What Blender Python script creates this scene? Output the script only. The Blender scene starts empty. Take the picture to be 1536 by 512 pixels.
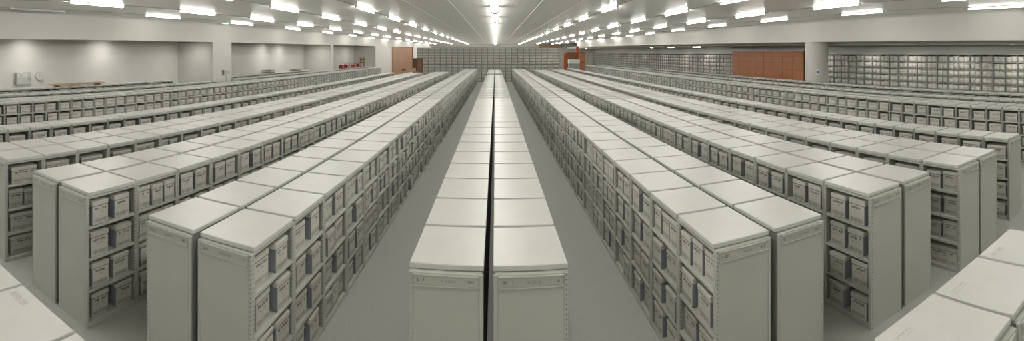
import bpy, bmesh, math, random
import numpy as np
from mathutils import Vector, Matrix

random.seed(7)
rng = np.random.default_rng(11)
C = bpy.context.scene.collection
S = 0.8                     # metres per shelving bay; every length below is in bays
CAM_Z = 4.0                 # camera height (bays)
CEIL = 6.45                 # ceiling height
PX0, HORIZON, FOC = 743.0, 80.0, 670.0   # principal column, horizon row and focal length of the 1536x512 panorama
TOP_Z = 1.965               # height of the low shelving

# ------------------------------------------------------------------ materials
def new_mat(name):
    m = bpy.data.materials.new(name); m.use_nodes = True
    nt = m.node_tree; b = nt.nodes['Principled BSDF']
    return m, nt, b

def paint(name, col, rough=0.45, spec=0.5, noise=0.0, scale=6.0, metallic=0.0, bump=0.0, stretch=(1, 1, 1)):
    m, nt, b = new_mat(name)
    b.inputs['Roughness'].default_value = rough
    b.inputs['Specular IOR Level'].default_value = spec
    b.inputs['Metallic'].default_value = metallic
    b.inputs['Base Color'].default_value = (*col, 1)
    if noise or bump:
        tc = nt.nodes.new('ShaderNodeTexCoord'); mp = nt.nodes.new('ShaderNodeMapping')
        mp.inputs['Scale'].default_value = stretch
        nz = nt.nodes.new('ShaderNodeTexNoise'); nz.inputs['Scale'].default_value = scale; nz.inputs['Detail'].default_value = 4
        nt.links.new(tc.outputs['Object'], mp.inputs['Vector']); nt.links.new(mp.outputs['Vector'], nz.inputs['Vector'])
        if noise:
            rp = nt.nodes.new('ShaderNodeValToRGB')
            rp.color_ramp.elements[0].position = 0.3; rp.color_ramp.elements[1].position = 0.7
            rp.color_ramp.elements[0].color = (*[c * (1 - noise) for c in col], 1)
            rp.color_ramp.elements[1].color = (*[min(1, c * (1 + noise)) for c in col], 1)
            nt.links.new(nz.outputs['Fac'], rp.inputs['Fac']); nt.links.new(rp.outputs['Color'], b.inputs['Base Color'])
        if bump:
            bp = nt.nodes.new('ShaderNodeBump'); bp.inputs['Strength'].default_value = bump; bp.inputs['Distance'].default_value = 0.004
            nt.links.new(nz.outputs['Fac'], bp.inputs['Height']); nt.links.new(bp.outputs['Normal'], b.inputs['Normal'])
    return m

def glow(name, col, strength):
    m, nt, b = new_mat(name)
    b.inputs['Base Color'].default_value = (0.9, 0.9, 0.9, 1)
    b.inputs['Emission Color'].default_value = (*col, 1)
    b.inputs['Emission Strength'].default_value = strength
    return m

class NT:
    """tiny helper for maths in a node tree"""
    def __init__(s, nt): s.nt = nt
    def m(s, op, a, b=None, c=None):
        n = s.nt.nodes.new('ShaderNodeMath'); n.operation = op
        for i, v in enumerate((a, b, c)):
            if v is None: continue
            if isinstance(v, (int, float)): n.inputs[i].default_value = v
            else: s.nt.links.new(v, n.inputs[i])
        return n.outputs[0]
    def band(s, v, lo, hi): return s.m('MULTIPLY', s.m('GREATER_THAN', v, lo), s.m('LESS_THAN', v, hi))
    def white(s, x, y):
        cb = s.nt.nodes.new('ShaderNodeCombineXYZ'); wn = s.nt.nodes.new('ShaderNodeTexWhiteNoise'); wn.noise_dimensions = '2D'
        s.nt.links.new(x, cb.inputs[0]); s.nt.links.new(y, cb.inputs[1]); s.nt.links.new(cb.outputs[0], wn.inputs['Vector'])
        return wn.outputs['Value']

def printed(name, base, ink, lines, rough=0.7, extra=None):
    """card with lines of small illegible writing. lines: (v0, v1, u0, u1, columns, density, opacity)"""
    m, nt, b = new_mat(name); q = NT(nt)
    b.inputs['Roughness'].default_value = rough; b.inputs['Specular IOR Level'].default_value = 0.2
    uv = nt.nodes.new('ShaderNodeUVMap'); sp = nt.nodes.new('ShaderNodeSeparateXYZ'); oi = nt.nodes.new('ShaderNodeObjectInfo')
    nt.links.new(uv.outputs[0], sp.inputs[0])
    u = q.m('FRACT', sp.outputs[0]); v = q.m('FRACT', sp.outputs[1])
    seed = q.m('ADD', q.m('FLOOR', sp.outputs[0]), q.m('FLOOR', q.m('MULTIPLY', oi.outputs['Random'], 997.0)))
    total = None
    for k, (v0, v1, u0, u1, cols, dens, op) in enumerate(lines):
        inside = q.m('MULTIPLY', q.band(v, v0, v1), q.band(u, u0, u1))
        cu = q.m('ADD', q.m('FLOOR', q.m('MULTIPLY', u, float(cols))), q.m('MULTIPLY', seed, 131.0))
        cv = q.m('ADD', q.m('FLOOR', q.m('MULTIPLY', v, 5.0 / (v1 - v0))), float(k * 57))
        ch = q.m('LESS_THAN', q.white(cu, cv), dens)
        wu = q.m('ADD', q.m('FLOOR', q.m('MULTIPLY', u, cols / 6.0)), q.m('MULTIPLY', seed, 17.0))
        word = q.m('LESS_THAN', q.white(wu, q.m('ADD', q.m('MULTIPLY', seed, 0.0), float(k * 31 + 5))), 0.8)
        t = q.m('MULTIPLY', q.m('MULTIPLY', inside, ch), q.m('MULTIPLY', word, op))
        total = t if total is None else q.m('MAXIMUM', total, t)
    for (v0, v1, u0, u1, op) in extra or ():
        t = q.m('MULTIPLY', q.m('MULTIPLY', q.band(v, v0, v1), q.band(u, u0, u1)), op)
        total = q.m('MAXIMUM', total, t)
    tone = q.m('ADD', 0.90, q.m('MULTIPLY', q.white(seed, q.m('MULTIPLY', seed, 3.7)), 0.16))
    mx = nt.nodes.new('ShaderNodeMix'); mx.data_type = 'RGBA'
    mx.inputs[6].default_value = (*base, 1); mx.inputs[7].default_value = (*ink, 1)
    nt.links.new(total, mx.inputs[0])
    vm = nt.nodes.new('ShaderNodeVectorMath'); vm.operation = 'SCALE'
    nt.links.new(mx.outputs[2], vm.inputs[0]); nt.links.new(tone, vm.inputs['Scale']); nt.links.new(vm.outputs[0], b.inputs['Base Color'])
    return m

def slotted(name, col):
    """painted upright with a column of punched slots (material-level pattern along its height)"""
    m, nt, b = new_mat(name); q = NT(nt)
    b.inputs['Roughness'].default_value = 0.5
    tc = nt.nodes.new('ShaderNodeTexCoord'); sp = nt.nodes.new('ShaderNodeSeparateXYZ'); nt.links.new(tc.outputs['UV'], sp.inputs[0])
    hole = q.m('MULTIPLY', q.band(q.m('FRACT', q.m('MULTIPLY', sp.outputs[1], 40.0)), 0.35, 0.7), q.band(sp.outputs[0], 0.42, 0.60))
    mx = nt.nodes.new('ShaderNodeMix'); mx.data_type = 'RGBA'
    mx.inputs[6].default_value = (*col, 1); mx.inputs[7].default_value = (0.13, 0.13, 0.12, 1)
    nt.links.new(hole, mx.inputs[0]); nt.links.new(mx.outputs[2], b.inputs['Base Color'])
    return m

STEEL = (0.475, 0.48, 0.43)
M = {}
M['top'] = paint('grey_enamel_lit_top', (0.60, 0.60, 0.555), 0.33, 0.5, 0.025, 5.0)  # same grey enamel, with the light from above painted in as a paler tone
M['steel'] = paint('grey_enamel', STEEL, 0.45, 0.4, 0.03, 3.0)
M['inner'] = paint('grey_enamel_shaded_inside', (0.27, 0.275, 0.26), 0.55, 0.3)  # shade inside the bays painted in as a darker enamel
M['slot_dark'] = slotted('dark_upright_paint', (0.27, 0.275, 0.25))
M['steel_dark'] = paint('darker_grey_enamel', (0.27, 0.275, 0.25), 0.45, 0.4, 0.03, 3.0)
M['slot'] = slotted('slotted_upright_paint', (0.475, 0.48, 0.43))
M['holder'] = paint('label_holder_steel', (0.46, 0.465, 0.42), 0.4)
CREAM = (0.54, 0.525, 0.46)
BOX_LINES = [(0.60, 0.70, 0.14, 0.86, 40, 0.6, 0.9), (0.48, 0.53, 0.2, 0.7, 60, 0.4, 0.6), (0.08, 0.24, 0.08, 0.92, 70, 0.5, 0.5)]
M['print'] = printed('printed_box_card', CREAM, (0.06, 0.06, 0.065), BOX_LINES, extra=[(0.785, 0.80, 0.0, 1.0, 0.85), (0.10, 0.24, 0.10, 0.90, 0.22)])
M['card'] = paint('cream_box_card', CREAM, 0.75, 0.2, 0.05, 4.0)
M['blue'] = paint('blue_grey_box_card', (0.235, 0.25, 0.275), 0.7, 0.2, 0.05, 4.0)
M['strip'] = printed('shelf_end_label', (0.47, 0.47, 0.42), (0.08, 0.08, 0.075),
    [(0.3, 0.72, 0.03, 0.16, 150, 0.5, 0.8), (0.34, 0.68, 0.42, 0.66, 170, 0.45, 0.55), (0.32, 0.70, 0.84, 0.95, 150, 0.55, 0.85)], 0.5,
    extra=[(0.1, 0.9, 0.20, 0.204, 0.5), (0.1, 0.9, 0.80, 0.804, 0.4)])
M['pencil'] = printed('pencil_mark_card', (0.595, 0.595, 0.55), (0.36, 0.35, 0.31), [(0.25, 0.75, 0.06, 0.94, 40, 0.4, 0.6)], 0.4)
M['wall'] = paint('white_wall_plaster', (0.60, 0.588, 0.545), 0.85, 0.2, 0.02, 0.6)
M['floor'] = paint('grey_linoleum', (0.44, 0.44, 0.41), 0.5, 0.4, 0.09, 55.0)
M['tall'] = paint('dark_grey_enamel', (0.21, 0.22, 0.21), 0.5, 0.3)
M['tallback'] = paint('mid_grey_enamel', (0.26, 0.27, 0.255), 0.5, 0.3)
M['tube'] = glow('fluorescent_tube', (0.985, 0.965, 0.92), 70.0)
M['edge_tube'] = glow('dimmer_fluorescent_tube', (0.985, 0.965, 0.92), 18.0)
M['diffuser'] = glow('fluorescent_diffuser', (0.985, 0.965, 0.92), 9.0)
M['deadtube'] = paint('unlit_tube_glass', (0.75, 0.75, 0.72), 0.25)
M['housing'] = paint('white_lamp_housing', (0.72, 0.72, 0.69), 0.4)
M['track'] = paint('grey_conduit', (0.42, 0.42, 0.39), 0.5)
M['trim'] = paint('white_joint_strip', (0.78, 0.78, 0.75), 0.5)
M['orange'] = paint('orange_lacquer', (0.33, 0.075, 0.02), 0.45, 0.4, 0.08, 5.0)
M['brown'] = paint('brown_wood', (0.20, 0.095, 0.045), 0.5, 0.3, 0.2, 3.0, stretch=(6, 6, 0.6))
M['darkbrown'] = paint('dark_brown_wood', (0.065, 0.038, 0.022), 0.5, 0.3, 0.2, 3.0)
M['red'] = paint('red_paint', (0.36, 0.03, 0.025), 0.4)
M['black'] = paint('black_rubber', (0.02, 0.02, 0.02), 0.6)
M['white'] = paint('white_plastic', (0.75, 0.75, 0.73), 0.4)
M['tan'] = paint('pale_plywood', (0.42, 0.27, 0.15), 0.6, 0.2, 0.1, 4.0)
M['grey'] = paint('mid_grey_plastic', (0.33, 0.34, 0.33), 0.5)
M['dark'] = paint('charcoal_plastic', (0.07, 0.07, 0.07), 0.5)
M['green'] = glow('green_exit_face', (0.03, 0.60, 0.30), 2.6)
M['pale_green'] = glow('pale_exit_symbol', (0.8, 1.0, 0.9), 5.0)
M['bluepaper'] = paint('blue_print', (0.10, 0.16, 0.32), 0.6)
M['notice'] = printed('printed_notice', (0.66, 0.66, 0.63), (0.08, 0.08, 0.08), [(0.1, 0.9, 0.08, 0.92, 30, 0.45, 0.75)])

def wood_panels(name, col, pu, pv):
    m, nt, b = new_mat(name); b.inputs['Roughness'].default_value = 0.5
    tc = nt.nodes.new('ShaderNodeTexCoord'); br = nt.nodes.new('ShaderNodeTexBrick')
    br.offset = 0.0; br.inputs['Scale'].default_value = 1.0
    br.inputs['Brick Width'].default_value = pu; br.inputs['Row Height'].default_value = pv
    br.inputs['Mortar Size'].default_value = 0.012
    br.inputs['Color1'].default_value = (*col, 1); br.inputs['Color2'].default_value = (*[c * 0.9 for c in col], 1)
    br.inputs['Mortar'].default_value = (*[c * 0.45 for c in col], 1)
    mp = nt.nodes.new('ShaderNodeMapping'); nz = nt.nodes.new('ShaderNodeTexNoise'); nz.inputs['Scale'].default_value = 3.0; nz.inputs['Detail'].default_value = 6
    mp.inputs['Scale'].default_value = (0.6, 9, 1)
    nt.links.new(tc.outputs['UV'], mp.inputs[0]); nt.links.new(mp.outputs[0], nz.inputs['Vector'])
    nt.links.new(tc.outputs['UV'], br.inputs['Vector'])
    mx = nt.nodes.new('ShaderNodeMix'); mx.data_type = 'RGBA'; mx.blend_type = 'MULTIPLY'; mx.inputs[0].default_value = 0.35
    nt.links.new(br.outputs['Color'], mx.inputs[6]); nt.links.new(nz.outputs['Fac'], mx.inputs[7])
    nt.links.new(mx.outputs[2], b.inputs['Base Color'])
    return m
M['panel_left'] = wood_panels('brown_door_panels', (0.34, 0.175, 0.095), 2.3, 1.1)
M['panel_right'] = wood_panels('orange_brown_panels', (0.47, 0.175, 0.062), 1.25, 0.62)

def ceiling_mat():
    m, nt, b = new_mat('white_metal_ceiling'); q = NT(nt)
    b.inputs['Base Color'].default_value = (0.77, 0.765, 0.725, 1); b.inputs['Roughness'].default_value = 0.30
    b.inputs['Specular IOR Level'].default_value = 0.4
    b.inputs['Coat Weight'].default_value = 0.03; b.inputs['Coat Roughness'].default_value = 0.06
    tc = nt.nodes.new('ShaderNodeTexCoord'); sp = nt.nodes.new('ShaderNodeSeparateXYZ'); nt.links.new(tc.outputs['Object'], sp.inputs[0])
    fx = q.m('FRACT', q.m('MULTIPLY', sp.outputs[0], 1.0 / (0.46 * S)))
    groove = q.m('GREATER_THAN', q.m('ABSOLUTE', q.m('SUBTRACT', fx, 0.5)), 0.012)
    bp = nt.nodes.new('ShaderNodeBump'); bp.inputs['Strength'].default_value = 0.5; bp.inputs['Distance'].default_value = 0.004
    nt.links.new(groove, bp.inputs['Height']); nt.links.new(bp.outputs['Normal'], b.inputs['Normal'])
    mx = nt.nodes.new('ShaderNodeMix'); mx.data_type = 'RGBA'
    mx.inputs[6].default_value = (0.56, 0.555, 0.525, 1); mx.inputs[7].default_value = (0.77, 0.765, 0.725, 1)
    nt.links.new(groove, mx.inputs[0]); nt.links.new(mx.outputs[2], b.inputs['Base Color'])
    return m
M['ceil'] = ceiling_mat()

# ------------------------------------------------------------------ geometry helpers
class MB:
    """collects polygons (in bays) and links them as one mesh object (in metres)"""
    def __init__(s): s.v, s.f, s.mi, s.uv, s.mats = [], [], [], [], []
    def slot(s, m):
        if m not in s.mats: s.mats.append(m)
        return s.mats.index(m)
    def poly(s, pts, m, uv=None):
        i = len(s.v); s.v += [tuple(p) for p in pts]; s.f.append(tuple(range(i, i + len(pts)))); s.mi.append(s.slot(m))
        s.uv.append(uv or [(0, 0), (1, 0), (1, 1), (0, 1)][:len(pts)] + [(0, 0)] * max(0, len(pts) - 4))
    def box(s, lo, hi, m, c=0.0, face_mats=None):
        """box with chamfered edges; face_mats {'+x': material, ...} for single sides"""
        lo, hi = Vector(lo), Vector(hi)
        c = min(c, *[(hi[i] - lo[i]) * 0.45 for i in range(3)])
        fm = face_mats or {}
        P = {}
        for sx in (0, 1):
            for sy in (0, 1):
                for sz in (0, 1):
                    sg = (sx, sy, sz)
                    for ax in range(3):
                        p = []
                        for i in range(3):
                            e = hi[i] if sg[i] else lo[i]
                            if i != ax and c > 0: e += -c if sg[i] else c
                            p.append(e)
                        P[(sg, ax)] = p
        def face(pts, mt, n):
            a, b, d = Vector(pts[0]), Vector(pts[1]), Vector(pts[2])
            if (b - a).cross(d - a).dot(n) < 0: pts = pts[::-1]
            uv = None
            if len(pts) == 4:
                nx = max(range(3), key=lambda i: abs(n[i]))
                if nx == 2: uv = [((p[0] - lo[0]) / max(hi[0] - lo[0], 1e-6), (p[1] - lo[1]) / max(hi[1] - lo[1], 1e-6)) for p in pts]
                else:
                    ax = 1 - nx
                    flip = (n[nx] > 0) == (nx == 1)
                    uv = []
                    for p in pts:
                        t = (p[ax] - lo[ax]) / max(hi[ax] - lo[ax], 1e-6)
                        uv.append(((1 - t) if flip else t, (p[2] - lo[2]) / max(hi[2] - lo[2], 1e-6)))
                uv = [(min(max(a_, 0.001), 0.999), min(max(b_, 0.001), 0.999)) for a_, b_ in uv]
            s.poly(pts, mt, uv)
        for ax in range(3):
            o = [i for i in range(3) if i != ax]
            for e in (0, 1):
                pts = []
                for a, b in ((0, 0), (1, 0), (1, 1), (0, 1)):
                    sg = [0, 0, 0]; sg[ax] = e; sg[o[0]] = a; sg[o[1]] = b
                    pts.append(P[(tuple(sg), ax)])
                n = Vector((0, 0, 0)); n[ax] = 1 if e else -1
                face(pts, fm.get(('-', '+')[e] + 'xyz'[ax], m), n)
        if c > 0:
            for ax in range(3):
                o = [i for i in range(3) if i != ax]
                for a in (0, 1):
                    for b in (0, 1):
                        sg0 = [0, 0, 0]; sg1 = [0, 0, 0]; sg1[ax] = 1
                        for sg in (sg0, sg1): sg[o[0]] = a; sg[o[1]] = b
                        n = Vector((0, 0, 0)); n[o[0]] = 1 if a else -1; n[o[1]] = 1 if b else -1
                        face([P[(tuple(sg0), o[0])], P[(tuple(sg1), o[0])], P[(tuple(sg1), o[1])], P[(tuple(sg0), o[1])]], m, n)
            for sx in (0, 1):
                for sy in (0, 1):
                    for sz in (0, 1):
                        n = Vector((1 if sx else -1, 1 if sy else -1, 1 if sz else -1))
                        face([P[((sx, sy, sz), i)] for i in range(3)], m, n)
        return s
    def tube(s, a, b, r, m, n=12, caps=True):
        a, b = Vector(a), Vector(b); d = (b - a).normalized()
        u = d.orthogonal().normalized(); w = d.cross(u)
        ra = [a + (u * math.cos(t) + w * math.sin(t)) * r for t in [2 * math.pi * k / n for k in range(n)]]
        rb = [p + (b - a) for p in ra]
        for k in range(n):
            s.poly([ra[k], ra[(k + 1) % n], rb[(k + 1) % n], rb[k]], m)
        if caps: s.poly(ra[::-1], m, [(0, 0)] * n); s.poly(rb, m, [(0, 0)] * n)
        return s
    def mesh(s, name):
        me = bpy.data.meshes.new(name)
        me.from_pydata([(x * S, y * S, z * S) for x, y, z in s.v], [], s.f)
        for m in s.mats: me.materials.append(M[m])
        me.polygons.foreach_set('material_index', s.mi)
        uvl = me.uv_layers.new(name='UVMap')
        flat = [c for uvs in s.uv for p in uvs for c in p]
        uvl.data.foreach_set('uv', flat)
        bm = bmesh.new(); bm.from_mesh(me)
        bmesh.ops.remove_doubles(bm, verts=bm.verts, dist=1e-5)
        bm.to_mesh(me); bm.free()
        me.update()
        return me
    def build(s, name, parent=None, loc=(0, 0, 0), rz=0.0):
        return place(name, s.mesh(name), parent, loc, rz)

def place(name, me, parent=None, loc=(0, 0, 0), rz=0.0):
    o = bpy.data.objects.new(name, me); C.objects.link(o)
    o.location = [c * S for c in loc]; o.rotation_euler = (0, 0, rz)
    if parent is not None: o.parent = parent
    return o

def empty(name, loc, rz=0.0):
    o = bpy.data.objects.new(name, None); C.objects.link(o); o.empty_display_size = 0.1
    o.location = [c * S for c in loc]; o.rotation_euler = (0, 0, rz)
    return o

def tag(o, label, cat, group=None):
    o['label'] = label; o['category'] = cat
    if group: o['group'] = group
    return o

def structure(o): o['kind'] = 'structure'; return o

def copy_tree(src, name, loc, rz):
    r = src.copy(); r.name = name; C.objects.link(r)
    r.location = [c * S for c in loc]; r.rotation_euler = (0, 0, rz)
    for ch in KIDS.get(src.name, ()):
        d = ch.copy(); C.objects.link(d); d.parent = r
        for g in KIDS.get(ch.name, ()):
            e = g.copy(); C.objects.link(e); e.parent = d
    return r
KIDS = {}
def note_kids(root):
    """remember a thing's parts once, so that copying stays quick"""
    def rec(o):
        ks = [c for c in C.objects if c.parent is o]
        KIDS[o.name] = ks
        for k in ks: rec(k)
    rec(root)

ONES = 'zeroth first second third fourth fifth sixth seventh eighth ninth tenth eleventh twelfth thirteenth fourteenth fifteenth sixteenth seventeenth eighteenth nineteenth'.split()
TENS = {2: ('twentieth', 'twenty'), 3: ('thirtieth', 'thirty'), 4: ('fortieth', 'forty'), 5: ('fiftieth', 'fifty'), 6: ('sixtieth', 'sixty'), 7: ('seventieth', 'seventy'), 8: ('eightieth', 'eighty'), 9: ('ninetieth', 'ninety')}
def nth(n):
    if n < 20: return ONES[n]
    if n >= 100: return 'hundred-and-' + nth(n - 100) if n > 100 else 'hundredth'
    t, o = divmod(n, 10)
    return TENS[t][0] if o == 0 else TENS[t][1] + '-' + ONES[o]

def azimuth(px): return (px - PX0) / FOC
def to_px(x, y, z):
    """where a point (bays, z above floor) lands in the panorama"""
    r = math.hypot(x, y)
    return PX0 + FOC * math.atan2(x, y), HORIZON - FOC * (z - CAM_Z) / r

# ------------------------------------------------------------------ camera
cam = bpy.data.cameras.new('panorama_camera'); camo = bpy.data.objects.new('panorama_camera', cam); C.objects.link(camo)
camo.location = (0, 0, CAM_Z * S); camo.rotation_euler = (math.pi / 2, 0, 0)
cam.type = 'PANO'; cam.panorama_type = 'CENTRAL_CYLINDRICAL'
cam.central_cylindrical_range_u_min = (0 - PX0) / FOC
cam.central_cylindrical_range_u_max = (1536 - PX0) / FOC
cam.central_cylindrical_range_v_min = -(512 - HORIZON) / FOC
cam.central_cylindrical_range_v_max = HORIZON / FOC
cam.central_cylindrical_radius = 1.0
cam.clip_start = 0.05; cam.clip_end = 500
bpy.context.scene.camera = camo

# ------------------------------------------------------------------ the hall
BACK, FRONT = 118.0, -14.0
def left_x(d): return -(22.9 - 0.053 * d)
def right_x(d): return 23.4 - 0.07 * d
def left_head(d): return CAM_Z + 0.73 + 0.0062 * d
def right_head(d): return CAM_Z + 0.65 + 0.0075 * d
def left_d(px): return 22.9 / (math.tan(-azimuth(px)) + 0.053)

b = MB(); b.box((-32, FRONT - 1, -0.3), (32, BACK + 1, 0), 'floor'); structure(b.build('floor'))
b = MB(); b.box((-30, FRONT - 1, CEIL), (30, BACK + 1, CEIL + 0.4), 'ceil'); structure(b.build('ceiling'))
b = MB(); b.box((-32, BACK, 0), (32, BACK + 0.6, CEIL), 'wall'); structure(b.build('wall_back'))
b = MB(); b.box((-32, FRONT - 0.6, 0), (32, FRONT, CEIL), 'wall'); structure(b.build('wall_front'))

def prism(mb, d0, d1, xf, t0, t1, z0, z1, m):
    """block between two depths that follows a slanting wall line: xf(d) is the line, t0/t1 the thickness interval outward, z0/z1 heights (numbers or functions of d)"""
    fz = lambda z, d: z(d) if callable(z) else z
    sgn = -1 if xf(d0) < 0 else 1
    P = {}
    for i, d in enumerate((d0, d1)):
        for j, t in enumerate((t0, t1)):
            for k, z in enumerate((z0, z1)):
                P[i, j, k] = Vector((xf(d) + sgn * t, d, fz(z, d)))
    cen = sum(P.values(), Vector()) / 8
    for key in ((0, None, None), (1, None, None), (None, 0, None), (None, 1, None), (None, None, 0), (None, None, 1)):
        ax = [i for i in range(3) if key[i] is not None][0]; o = [i for i in range(3) if i != ax]
        pts = []
        for a, c_ in ((0, 0), (1, 0), (1, 1), (0, 1)):
            q = [0, 0, 0]; q[ax] = key[ax]; q[o[0]] = a; q[o[1]] = c_
            pts.append(P[tuple(q)])
        n = (pts[1] - pts[0]).cross(pts[2] - pts[0]); fc = sum(pts, Vector()) / 4
        if n.dot(fc - cen) < 0: pts = pts[::-1]
        mb.poly(pts, m)

RD = 3.7     # recess depth
dA, dB = left_d(319), left_d(347); dC, dD = left_d(496), left_d(500); dE = left_d(565); dW0, dW1 = left_d(588.6), left_d(620)
w = MB()
prism(w, FRONT, dE, left_x, 0.0, 0.6, left_head, CEIL, 'wall')                       # header over the recesses
for d0, d1 in ((dA, dB), (dC, dD)): prism(w, d0, d1, left_x, 0.0, RD, 0.0, lambda d: left_head(d), 'wall')   # piers
prism(w, FRONT, dE, left_x, RD, RD + 0.5, 0.0, CEIL, 'wall')                         # back of the recesses
prism(w, FRONT, dE, left_x, 0.6, RD, CAM_Z + 1.75, CEIL, 'wall')                     # recess ceilings
prism(w, dE, dW0, left_x, 0.10, 1.0, 0.0, left_head, 'wall')
prism(w, dE, BACK, left_x, 0.0, 1.0, left_head, CEIL, 'wall')
prism(w, dE - 0.6, dE + 1.2, left_x, 0.0, RD, 0.0, left_head, 'wall')
prism(w, dW1, BACK, left_x, 0.0, 1.0, 0.0, left_head, 'wall')
prism(w, dW0, dW1, left_x, 0.3, 1.0, 0.0, left_head, 'wall')
structure(w.build('wall_left'))

w = MB()
prism(w, FRONT, 92, right_x, 0.0, 2.2, right_head, CEIL, 'wall')
structure(w.build('beam_right'))
w = MB()
RW = 26.6
w.box((RW, FRONT, 0), (RW + 0.6, BACK, CEIL), 'wall')
structure(w.build('wall_right'))
w = MB()
def rx2(d): return right_x(d) + 2.2
SIDE_Z = lambda d: right_head(d) - 0.16
P0 = [(rx2(FRONT), FRONT), (RW + 0.2, FRONT), (RW + 0.2, BACK), (rx2(92), BACK), (rx2(92), 92)]
w.poly([(x, y, SIDE_Z(min(y, 92))) for x, y in P0][::-1], 'wall')
w.poly([(x, y, SIDE_Z(min(y, 92)) + 0.5) for x, y in P0], 'wall')
for i in range(len(P0)):
    (xa, ya), (xb, yb) = P0[i], P0[(i + 1) % len(P0)]
    za, zb = SIDE_Z(min(ya, 92)), SIDE_Z(min(yb, 92))
    w.poly([(xa, ya, za), (xb, yb, zb), (xb, yb, zb + 0.5), (xa, ya, za + 0.5)], 'wall')
structure(w.build('ceiling_side'))
# round column under the right-hand beam
tc_ = math.tan(azimuth(1225)); cd = (23.4 + 1.0) / (tc_ + 0.07); cx = 23.4 - 0.07 * cd + 1.0
w = MB(); w.tube((cx, cd, 0), (cx, cd, right_head(cd) + 0.02), 0.9, 'wall', 40)
structure(w.build('column_right'))
ZC = CEIL - CAM_Z
for i, x in enumerate((-1.72, -0.89, 0.9, 1.68)):
    w = MB(); w.box((x * ZC - 0.03, FRONT, CEIL - 0.02), (x * ZC + 0.03, BACK, CEIL), 'trim')
    structure(w.build('trim_%d' % (i + 1)))

# ------------------------------------------------------------------ lamps
dP0, dP1 = 25.2 / math.tan(azimuth(1204)), 25.2 / math.tan(azimuth(1098))   # depth span of the right-hand panelling
LAMP_L = 3.45
def lamp_proto(name, wide, lit, length):
    r = empty(name, (0, 0, 0))
    h = MB(); t = MB()
    if wide > 0.2:      # broad diffuser lamp of the centre line
        h.box((-0.24, -length / 2, -0.05), (0.24, length / 2, 0.0), 'housing', 0.012)
        for e in (-1, 1): h.tube((0, e * length / 2 - 0.06, -0.17), (0, e * length / 2 + 0.06, -0.17), 0.225, 'track', 24)
        t.tube((0, -length / 2 + 0.06, -0.17), (0, length / 2 - 0.06, -0.17), 0.20, 'diffuser', 20)
    else:
        h.box((-0.07, -length / 2, -0.042), (0.07, length / 2, -0.024), 'housing', 0.006)
        for e in (-1, 1): h.box((-0.05, e * (length / 2 - 0.04) - 0.04, -0.122), (0.05, e * (length / 2 - 0.04) + 0.04, -0.026), 'housing', 0.01)
        t.tube((0, -length / 2 + 0.08, -0.085), (0, length / 2 - 0.08, -0.085), 0.030, lit, 10)
    h.build('housing', r)
    tb = t.build('tube', r)
    note_kids(r)
    return r
proto = {'lit': lamp_proto('ceiling_light', 0.16, 'tube', LAMP_L), 'wide': lamp_proto('ceiling_light', 0.34, 'tube', 5.8), 'dead': lamp_proto('ceiling_light', 0.16, 'deadtube', LAMP_L), 'short': lamp_proto('ceiling_light', 0.16, 'tube', 2.4), 'edge': lamp_proto('ceiling_light', 0.16, 'edge_tube', LAMP_L)}
used_proto = set()
def lamp(kind, loc, label, group, rz=0.0):
    p = proto[kind]
    if kind not in used_proto:
        used_proto.add(kind); o = p; o.location = [c * S for c in loc]; o.rotation_euler = (0, 0, rz)
    else: o = copy_tree(p, 'ceiling_light', loc, rz)
    return tag(o, label, 'ceiling light', group)

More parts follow.
